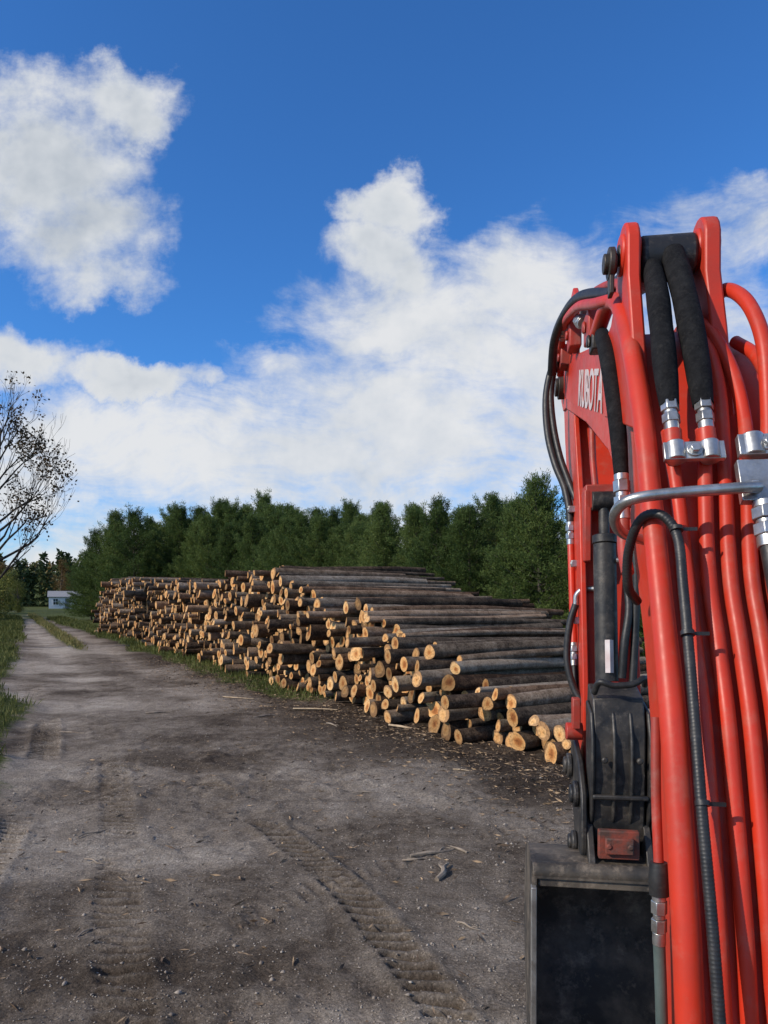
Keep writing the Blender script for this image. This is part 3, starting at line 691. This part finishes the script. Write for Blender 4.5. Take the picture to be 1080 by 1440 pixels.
pipe(shift(PF,.132,.018,[(.150,1.62,2.52),(.155,1.69,2.66),(.150,1.78,2.78),(.14,1.9,2.86)],2.3),.0155)
pipe([(-.088,1.625,2.63),(-.088,1.665,2.73),(-.084,1.72,2.84),(-.079,1.785,2.95),(-.075,1.86,3.05)],[.021,.026,.028,.0265,.028,.026,.024],M_sleeve,"hose_sleeve")
pipe([(-.016,1.625,2.63),(-.017,1.665,2.73),(-.019,1.72,2.85),(-.022,1.785,2.97),(-.024,1.86,3.08)],[.022,.027,.0285,.030,.0285,.030,.028],M_sleeve,"hose_sleeve")
pipe([(-.150,1.868,2.52),(-.152,1.90,2.63),(-.154,1.97,2.77),(-.156,2.06,2.90),(-.150,2.18,2.99),(-.13,2.34,3.06)],[.019,.022,.0235,.024,.0235,.022,.020],M_sleeve,"hose_sleeve")
def fitting(p,q,r=.0165,parent=None):
    p=Vector(p);q=Vector(q); mb=MB()
    L=[(0,.25,1.0,20),(.25,.5,1.22,6),(.5,.6,.9,20),(.6,.85,1.25,6),(.85,1,1.05,20)]
    for a,b,k,n in L: mb.cyl(p.lerp(q,a),p.lerp(q,b),r*k,n)
    return mb.make("hose_fitting",[M_zinc],parent or boom,35,.0015)
fitting((-.088,1.60,2.565),(-.088,1.63,2.65)); fitting((-.016,1.60,2.565),(-.016,1.63,2.65))
for r in (-.088,-.017):
    pipe([(r,1.582,2.50),(r,1.602,2.568)],.020,M_red,"pipe_collar",n=16,sub=1)
fitting((-.148,1.85,2.40),(-.150,1.868,2.52),.018)
pipe([(-.148,1.85,2.40),(-.152,1.82,2.32),(-.15,1.78,2.26)],.016,M_redd)
sl=Matrix.Rotation(math.radians(-22),3,'X')
def clamp(c,d,bolts,lobes=()):
    mb=MB(); mb.box(c,d,sl)
    out=sl@Vector((0,-1,0)); upv=sl@Vector((0,0,1))
    for lx,lr in lobes:
        p=Vector(c)+Vector((lx,.004,0)); mb.cyl(p-upv*d[2]*.5,p+upv*d[2]*.5,lr,20)
    for bx,bz in bolts:
        p=Vector(c)+sl@Vector((bx,-d[1]/2,bz)); mb.cyl(p,p+out*.014,.0115,6); mb.cyl(p,p+out*.004,.017,16)
    mb.make("pipe_clamp",[M_zinc],boom,35,.004)
clamp((-.052,1.566,2.515),(.126,.014,.044),[(0,0)],[(-.036,.021),(.034,.021)])
clamp((.102,1.552,2.52),(.14,.020,.050),[(-.012,0)],[(-.038,.024),(.03,.024)])
clamp((.090,1.525,2.440),(.13,.022,.098),[(-.040,-.018),(.018,.022)])
fitting((.066,1.470,2.30),(.066,1.497,2.395),.022)
pipe([(.066,1.472,2.31),(.068,1.432,2.21),(.072,1.395,2.10),(.076,1.355,1.97),(.082,1.33,1.85),(.09,1.34,1.75)],.0185,M_blackhose,"hydraulic_hose")
pipe([(.055,1.495,2.425),(.0,1.472,2.42),(-.13,1.475,2.412),(-.19,1.485,2.405),(-.216,1.51,2.392),(-.218,1.56,2.37),(-.19,1.62,2.345),(-.12,1.68,2.33)],.0118,M_zinc,"guard_bar")
pipe([(-.15,1.66,2.19),(-.18,1.61,2.225),(-.186,1.575,2.30),(-.17,1.53,2.365),(-.135,1.50,2.372),(-.107,1.48,2.325),(-.106,1.44,2.22),(-.107,1.395,2.10),(-.108,1.345,1.95),(-.110,1.30,1.82),(-.108,1.25,1.65),(-.107,1.205,1.48),(-.106,1.16,1.30)],.0105,M_blackhose,"corrugated_hose",n=12,corr=.007,cd=.95)
for f,z in ((1.482,2.34),(1.40,2.13),(1.302,1.828)):
    mb=MB(); mb.tube([(-.108,f-.002,z-.004),(-.108,f+.002,z+.004)],.0135,14,1); mb.box((-.088,f+.0,z),(.04,.005,.007)); mb.make("cable_tie",[M_blackhose],boom,35)
pipe([(-.150,1.452,1.665),(-.150,1.448,1.60)],[.017,.021,.019],M_blackhose,"rubber_boot",sub=5)
fitting((-.150,1.448,1.50),(-.150,1.448,1.605),.013)
pipe([(-.150,1.448,1.505),(-.148,1.44,1.40),(-.145,1.43,1.2),(-.14,1.42,.9)],.012,M_clear,"hydraulic_hose")
pipe([(-.145,1.50,1.95),(-.15,1.475,1.8),(-.150,1.452,1.665)],.010,M_redd)
pipe([(-.145,2.0,3.03),(-.17,2.2,3.10),(-.175,2.6,3.25),(-.17,3.1,3.38),(-.155,3.4,3.38),(-.15,3.5,3.28)],.017,M_red)
pipe([(-.09,2.0,3.04),(-.10,2.3,3.20),(-.12,2.8,3.36),(-.14,3.2,3.42),(-.17,3.45,3.36),(-.19,3.5,3.25)],.015,M_redd)
pipe([(-.10,2.3,3.17),(-.15,2.7,3.33),(-.18,3.0,3.38),(-.2,3.25,3.36),(-.2,3.4,3.26)],.020,M_blackhose,"hydraulic_hose")
for p,q in (((-.15,2.62,3.20),(-.15,2.75,3.26)),((-.165,3.15,3.385),(-.16,3.28,3.39)),((-.11,2.55,3.27),(-.115,2.68,3.32))): fitting(p,q,.022)
for c_,d_,m_,n_ in (((-.14,2.45,3.12),(.05,.12,.10),M_redd,"hose_bracket"),((-.135,3.05,3.31),(.05,.1,.12),M_redd,"hose_bracket"),((-.13,3.42,3.34),(.06,.10,.10),M_redd,"hose_bracket"),((-.15,2.3,3.02),(.04,.07,.07),M_darksteel,"hose_block")):
    mb=MB(); mb.box(c_,d_); mb.cyl((c_[0]-d_[0]/2-.012,c_[1],c_[2]),(c_[0]-d_[0]/2,c_[1],c_[2]),.022,6); mb.make(n_,[m_],boom,35,.006)

# arm cylinder
mb=MB(); mb.cyl((-.02,1.98,3.12),(-.02,2.85,3.38),.052,24); mb.make("arm_cylinder",[M_darksteel],EX,35,.004)
mb=MB(); mb.cyl((-.02,2.85,3.38),(-.02,3.32,3.53),.026); mb.cyl((-.07,3.34,3.535),(.03,3.34,3.535),.055); mb.make("arm_cylinder_rod",[M_edge],EX,35,.003)
# arm
AP=[(3.27,3.58),(3.33,3.63),(3.42,3.62),(3.72,3.40),(3.74,3.2),(3.68,3.0),(3.45,2.5),(3.24,1.75),(3.15,1.42),(3.0,1.38),(2.93,1.46),(2.98,1.9),(3.10,2.6),(3.28,3.0),(3.27,3.3)]
mb=MB(); mb.prism(AP,-.11,-.085); mb.prism(AP,.095,.12)
mb.prism([(3.70,3.2),(3.66,3.0),(3.43,2.5),(3.22,1.75),(3.12,1.5),(3.0,1.5),(3.03,1.9),(3.15,2.6),(3.32,3.0),(3.4,3.1)],-.0855,.0955)
arm=mb.make("arm",[M_red],EX,30,.005)
mb=MB(); mb.cyl((-.15,3.63,3.26),(.15,3.63,3.26),.06); mb.cyl((-.165,3.63,3.26),(-.15,3.63,3.26),.045); mb.make("pin",[M_brownsteel],arm,35,.003)
mb=MB(); mb.box((-.03,3.06,2.62),(.13,.12,.10)); mb.box((-.085,3.05,2.50),(.03,.10,.30)); mb.make("cylinder_bracket",[M_redd],arm,35,.006)
mb=MB(); mb.cyl((-.022,2.92,1.86),(-.022,2.98,2.42),.046,24); mb.cyl((-.022,2.98,2.42),(-.022,2.985,2.455),.05,24); mb.cyl((-.022,2.985,2.45),(-.022,3.0,2.60),.022); mb.cyl((-.07,3.0,2.6),(.03,3.0,2.6),.04)
cy=mb.make("thumb_cylinder",[M_darksteel],arm,35,.003)
mb=MB(); mb.tube([(-.018,2.876,1.90),(-.018,2.891,2.03)],.0165,4,1); mb.make("sticker",[M_white],cy)
mb=MB(); mb.cyl((.02,2.955,2.35),(.09,2.94,2.35),.012,10); mb.cyl((.055,2.94,2.34),(.055,2.93,2.26),.012,8); mb.make("hose_fitting",[M_zinc],arm,35)
pipe([(.055,2.93,2.27),(.06,2.90,2.15),(.04,2.88,2.02),(.03,2.88,1.88)],.016,M_blackhose,"hydraulic_hose",arm)
pipe([(.075,2.93,2.5),(.09,2.91,2.3),(.085,2.9,2.1),(.07,2.88,1.85)],.016,M_blackhose,"hydraulic_hose",arm)
pipe([(.095,3.0,2.95),(.092,2.98,2.7),(.08,2.94,2.5)],.015,M_redd,"hydraulic_pipe",arm)
pipe([(-.05,3.14,3.0),(-.055,3.08,2.8),(-.05,3.03,2.65)],.014,M_redd,"hydraulic_pipe",arm)
pipe([(-.13,3.5,3.32),(-.166,3.46,3.34),(-.20,3.44,3.28),(-.222,3.44,3.15),(-.215,3.42,2.98),(-.185,3.38,2.83),(-.145,3.34,2.71),(-.127,3.31,2.60),(-.124,3.30,2.54)],.018,M_blackhose,"hydraulic_hose",arm)
pipe([(-.10,3.5,3.36),(-.15,3.46,3.38),(-.18,3.44,3.31),(-.20,3.44,3.18),(-.19,3.42,3.02),(-.165,3.38,2.87),(-.135,3.34,2.76),(-.10,3.3,2.65)],.015,M_blackhose,"hydraulic_hose",arm)
fitting((-.124,3.29,2.44),(-.124,3.30,2.545),.018,arm)
pipe([(-.124,3.29,2.45),(-.124,3.25,2.3),(-.124,3.2,2.1),(-.124,3.17,2.0)],.015,M_red,"hydraulic_pipe",arm)
fitting((-.124,3.145,1.90),(-.124,3.17,2.0),.018,arm)
pipe([(-.124,3.145,1.9),(-.12,3.12,1.8),(-.10,3.1,1.72)],.014,M_blackhose,"hydraulic_hose",arm)
pipe([(-.03,3.06,2.235),(-.09,3.08,2.235),(-.12,3.09,2.21),(-.125,3.09,2.17)],.012,M_zinc,"hydraulic_pipe",arm)
pipe([(-.125,3.09,2.17),(-.148,3.09,2.09),(-.160,3.09,1.99),(-.158,3.08,1.90),(-.13,3.06,1.80),(-.09,3.03,1.74)],.015,M_blackhose,"hydraulic_hose",arm)
for c_,d_ in (((-.115,3.12,2.1),(.03,.05,.03)),((-.115,3.2,2.35),(.035,.04,.03)),((-.12,3.28,2.6),(.035,.05,.03))):
    mb=MB(); mb.box(c_,d_); mb.cyl((c_[0]-.02,c_[1],c_[2]),(c_[0]-.01,c_[1],c_[2]),.01,6); mb.make("pipe_clamp",[M_zinc],arm,35,.003)
# thumb / linkage
mb=MB()
mb.prism([(2.86,1.86),(2.72,1.82),(2.68,1.70),(2.69,1.45),(2.72,1.28),(2.80,1.24),(2.86,1.42),(2.9,1.7)],-.105,.08)
for x0 in (-.118,-.040,.022,.088):
    mb.prism([(2.82,1.80),(2.70,1.77),(2.665,1.68),(2.66,1.55),(2.68,1.40),(2.72,1.33),(2.8,1.4)],x0,x0+.014)
mb.box((-.012,2.675,1.46),(.2,.02,.018))
mb.cyl((-.07,2.668,1.60),(-.07,2.65,1.60),.014,6); mb.cyl((.055,2.668,1.60),(.055,2.65,1.60),.014,6)
LP_=[(2.98,1.62),(2.80,1.56),(2.70,1.46),(2.68,1.28),(2.74,1.14),(2.86,1.16),(3.02,1.40),(3.06,1.55)]
mb.prism(LP_,-.150,-.128); mb.prism(LP_,.105,.127)
for f,z,r in ((2.78,1.44,.05),(2.83,1.24,.042),(3.0,1.5,.05)): mb.cyl((-.185,f,z),(.16,f,z),r*.7); mb.cyl((-.172,f,z),(-.151,f,z),r); mb.cyl((.128,f,z),(.145,f,z),r)
link_=mb.make("thumb",[M_darksteel],EX,35,.006)
mb=MB(); mb.box((-.023,2.652,1.295),(.145,.03,.105)); mb.box((-.023,2.63,1.295),(.10,.02,.06)); mb.cyl((-.06,2.625,1.295),(-.06,2.615,1.295),.012,6); mb.cyl((.015,2.625,1.295),(.015,2.615,1.295),.012,6)
mb.make("coupler_latch",[M_rust],link_,35,.006)
pipe([(-.10,2.72,1.84),(-.085,2.68,1.885),(-.04,2.67,1.875),(.03,2.67,1.88),(.075,2.69,1.90),(.09,2.75,1.87)],.012,M_blackhose,"hydraulic_hose",link_)
mb=MB(); mb.box((-.15,2.86,1.74),(.03,.06,.12)); mb.cyl((-.185,2.9,1.66),(-.12,2.9,1.66),.035); mb.make("bracket",[M_redd],link_,35,.004)
# bucket
dz=-.045
outer=[(2.57,1.25+dz),(2.70,1.275+dz),(2.92,1.24+dz),(3.08,1.10),(3.16,.88),(3.12,.64),(2.98,.46),(2.80,.38),(2.60,.34)]
inner=[(2.60,.358),(2.795,.40),(2.965,.478),(3.10,.65),(3.14,.88),(3.062,1.085),(2.91,1.22+dz),(2.70,1.255+dz),(2.57,1.23+dz)]
cat=lambda P,s=4:[(v.x,v.y) for v in catmull([(a,b,0) for a,b in P],s)]
oc,ic=cat(outer),cat(inner)
mb=MB(); mb.prism(oc+ic,-.320,.292)
bucket=mb.make("bucket",[M_bucket],EX,35)
for x0,x1 in ((-.338,-.3205),(.2925,.31)):
    mb=MB(); mb.prism(oc,x0,x1); mb.make("side_plate",[M_bucket],bucket,35)
for x0,x1 in ((-.342,-.322),(.290,.314)):
    mb=MB(); mb.prism([(2.545,1.16),(2.585,1.16),(2.60,.8),(2.615,.34),(2.565,.34),(2.555,.8)],x0,x1); mb.make("side_cutter",[M_edge],bucket,35,.003)
mb=MB(); mb.tube([(-.335,2.60,1.205),(.305,2.60,1.205)],.032,18,1); mb.box((-.015,2.59,1.168),(.60,.02,.03)); mb.make("torsion_tube",[M_bucket],bucket,35,.004)
mb=MB(); mb.box((-.02,2.56,.345),(.64,.12,.022))
mb.make("cutting_edge",[M_edge],bucket,35,.003)
for i in range(5):
    mb=MB(); x0=-.30+i*.145; mb.prism([(2.55,.375),(2.40,.345),(2.36,.33),(2.40,.32),(2.55,.31)],x0-.03,x0+.03); mb.make("tooth",[M_edge],bucket,35,.004)
for x0 in (-.13,.075):
    mb=MB(); mb.prism([(2.62,1.21),(2.70,1.34),(2.80,1.40),(2.92,1.38),(3.0,1.22),(3.0,1.12),(2.8,1.18)],x0,x0+.025); mb.make("bucket_lug",[M_darksteel],bucket,35,.004)

# swing bracket + undercarriage
SB=[(.55,.35),(.55,1.0),(.8,1.05),(1.2,.82),(1.34,.74),(1.34,.56),(1.15,.45)]
mb=MB(); mb.prism(SB,-.19,-.125); mb.prism(SB,.105,.17); mb.cyl((-.2,1.2,.66),(.18,1.2,.66),.05); mb.cyl((-.01,.72,.38),(-.01,.72,1.0),.12)
mb.make("swing_bracket",[M_redd],EX,35,.006)
mb=MB(); mb.prism([(-1.6,.55),(-1.75,.7),(-1.7,1.05),(-1.2,1.2),(-.9,1.0),(.3,.95),(.62,.9),(.62,.55)],-1.0,.75)
mb.make("body",[M_redd],EX,35,.02)
mb=MB(); mb.box((-.125,-.4,.42),(1.1,1.5,.26)); mb.cyl((-.125,-.4,.5),(-.125,-.4,.58),.5,28); mb.make("undercarriage",[M_darksteel],EX,35,.01)
for cx in (-.85,.6):
    mb=MB(); pl=[]
    for a in np.linspace(math.pi/2,-math.pi/2,9): pl.append((.45+math.cos(a)*.26,.27+math.sin(a)*.26))
    for a in np.linspace(-math.pi/2,-math.pi*1.5,9): pl.append((-1.25+math.cos(a)*.26,.27+math.sin(a)*.26))
    mb.prism(pl,cx-.18,cx+.18)
    for i in range(18):
        mb.box((cx,-1.25+i*.1,.545),(.38,.05,.03)); mb.box((cx,-1.25+i*.1,.02),(.38,.05,.03))
    mb.make("crawler_track",[M_blackhose],EX,35,.01)

# ------------------------------------------------------------------ world: sky and clouds
world=bpy.data.worlds.new("World"); scene.world=world; world.use_nodes=True
nt=world.node_tree; bg=nt.nodes["Background"]
sunv=Vector((-.80,-.40,.56)).normalized(); el=math.asin(sunv.z); rot=math.atan2(sunv.x,sunv.y)%(2*math.pi)
sky=nd(nt,"ShaderNodeTexSky"); sky.sky_type='NISHITA'; sky.sun_disc=False; sky.sun_elevation=el; sky.sun_rotation=rot; sky.air_density=1.0; sky.dust_density=.3; sky.ozone_density=3.0
tc=nd(nt,"ShaderNodeTexCoord").outputs["Generated"]
sp=nd(nt,"ShaderNodeSeparateXYZ"); nt.links.new(tc,sp.inputs[0])
yy=mth(nt,'MAXIMUM',sp.outputs[1],.08)
A=mth(nt,'DIVIDE',sp.outputs[0],yy); B=mth(nt,'DIVIDE',sp.outputs[2],yy)
cb=nd(nt,"ShaderNodeCombineXYZ"); nt.links.new(A,cb.inputs[0]); nt.links.new(B,cb.inputs[1]); P=cb.outputs[0]
def vm(op,a,b):
    n=nd(nt,"ShaderNodeVectorMath",operation=op)
    for i,v in enumerate((a,b)):
        if v is None: continue
        if isinstance(v,(tuple,list)): n.inputs[i].default_value=v
        else: nt.links.new(v,n.inputs[i])
    return n
def warp(P,sc,amt,det=4):
    n=noise(nt,sc,det,.62,P); s=vm('SUBTRACT',n.outputs["Color"],(.5,.5,.5)); m=vm('MULTIPLY',s.outputs[0],(amt,amt,0)); return vm('ADD',P,m.outputs[0]).outputs[0]
Pw=warp(P,5.0,.22,7)
def field(lst,Pn,k=.15):
    acc=None
    for (cx,cy,rx,ry,wt) in lst:
        a=vm('SUBTRACT',Pn,((cx-540)/1000,(840-cy)/1000,0)); b=vm('MULTIPLY',a.outputs[0],(1000/rx,1000/ry,0)); d=vm('DOT_PRODUCT',b.outputs[0],b.outputs[0]).outputs["Value"]
        e=mth(nt,'MULTIPLY',mth(nt,'SUBTRACT',1.,d),wt)
        acc=e if acc is None else mth(nt,'SMOOTH_MAX',acc,e,k)
    return acc
sharp=[(50,205,175,115,1.),(190,130,95,60,.9),(115,300,135,100,.8),(150,390,90,42,.65),
       (20,520,140,60,1),(205,545,100,34,.9),
       (550,285,85,68,1.1),(530,375,90,70,1.0)]
soft=[(600,460,190,120,.95),(720,420,210,100,.8),(450,640,340,110,.95),(660,590,340,160,.95),(120,650,330,85,.8),(900,350,230,50,.4),(1040,300,190,35,.25),(850,510,260,170,.75),(400,510,100,30,.35),(500,790,900,90,.95)]
fb=noise(nt,6.5,10,.62,P); fb2=noise(nt,2.6,5,.58,P)
st=vm('MULTIPLY',warp(P,2.0,.25,3),(2.6,7.,1)); fs=noise(nt,1.8,9,.66,st.outputs[0])
ds=field(sharp,Pw,.2); dd=field(soft,Pw,.2)
nf_=mth(nt,'SUBTRACT',fb.outputs[0],.5); ns_=mth(nt,'SUBTRACT',fs.outputs[0],.5)
den1=mth(nt,'ADD',ds,mth(nt,'ADD',mth(nt,'MULTIPLY',nf_,2.5),mth(nt,'MULTIPLY',ns_,1.0)))
mr=nd(nt,"ShaderNodeMapRange",interpolation_type='SMOOTHSTEP'); nt.links.new(den1,mr.inputs[0]); mr.inputs[1].default_value=-.22; mr.inputs[2].default_value=.85
a1=mr.outputs[0]
den2=mth(nt,'ADD',dd,mth(nt,'ADD',mth(nt,'MULTIPLY',nf_,1.6),mth(nt,'MULTIPLY',ns_,2.4)))
mr2=nd(nt,"ShaderNodeMapRange",interpolation_type='SMOOTHSTEP'); nt.links.new(den2,mr2.inputs[0]); mr2.inputs[1].default_value=-.35; mr2.inputs[2].default_value=.92; mr2.inputs[4].default_value=.96
a2=mr2.outputs[0]
g3=noise(nt,2.2,8,.6,tc); mr3=nd(nt,"ShaderNodeMapRange"); nt.links.new(g3.outputs[0],mr3.inputs[0]); mr3.inputs[1].default_value=.5; mr3.inputs[2].default_value=.62
mr4=nd(nt,"ShaderNodeMapRange"); nt.links.new(sp.outputs[1],mr4.inputs[0]); mr4.inputs[1].default_value=.66; mr4.inputs[2].default_value=.45
a3=mth(nt,'MULTIPLY',mr3.outputs[0],mr4.outputs[0],clamp=True)
alpha=mth(nt,'MAXIMUM',mth(nt,'MAXIMUM',a1,a2),a3)
Po=vm('ADD',P,(.018,-.034,0)).outputs[0]; fo=noise(nt,6.5,4,.6,Po)
grad=mth(nt,'SUBTRACT',fo.outputs[0],fb.outputs[0])
lum=mth(nt,'ADD',mth(nt,'MULTIPLY',grad,-.9),.84)  # cloud light and shade painted into the colour from the offset noise difference
lum=mth(nt,'SUBTRACT',lum,mth(nt,'MULTIPLY',mth(nt,'MAXIMUM',den1,0.),.20)); lum=mth(nt,'ADD',lum,mth(nt,'MULTIPLY',mth(nt,'SUBTRACT',fb2.outputs[0],.5),1.1))
ccol=ramp(nt,lum,[(.20,(.35,.40,.50)),(.46,(.56,.62,.70)),(.68,(.78,.82,.87)),(.95,(.95,.96,.97))])
cc=vm('MULTIPLY',ccol,(8.4,8.4,8.4)).outputs[0]
tint=vm('MULTIPLY',sky.outputs[0],(.50,1.12,1.80)).outputs[0]
m=nd(nt,"ShaderNodeMix",data_type='RGBA'); nt.links.new(alpha,m.inputs[0]); nt.links.new(tint,m.inputs[6]); nt.links.new(cc,m.inputs[7])
nt.links.new(m.outputs[2],bg.inputs[0]); bg.inputs[1].default_value=.1
try:
    world.cycles.sampling_method='MANUAL'; world.cycles.sample_map_resolution=512
except Exception: pass

sun=bpy.data.lights.new("sun",'SUN'); sun.energy=4.0; sun.angle=math.radians(.5); sun.color=(1,.90,.76)
so=bpy.data.objects.new("sun",sun); so.rotation_euler=sunv.to_track_quat('Z','Y').to_euler(); so.location=(-20,-12,18); link(so)

cam=bpy.data.cameras.new("camera"); cam.sensor_fit='VERTICAL'; cam.sensor_height=36; cam.lens=25; cam.shift_y=120/1440; cam.clip_end=4000; cam.clip_start=.05
co=bpy.data.objects.new("camera",cam); co.location=(0,0,2.2); co.rotation_euler=(math.pi/2,0,0); link(co); scene.camera=co
scene.view_settings.view_transform='Standard'; scene.view_settings.look='None'; scene.view_settings.exposure=0
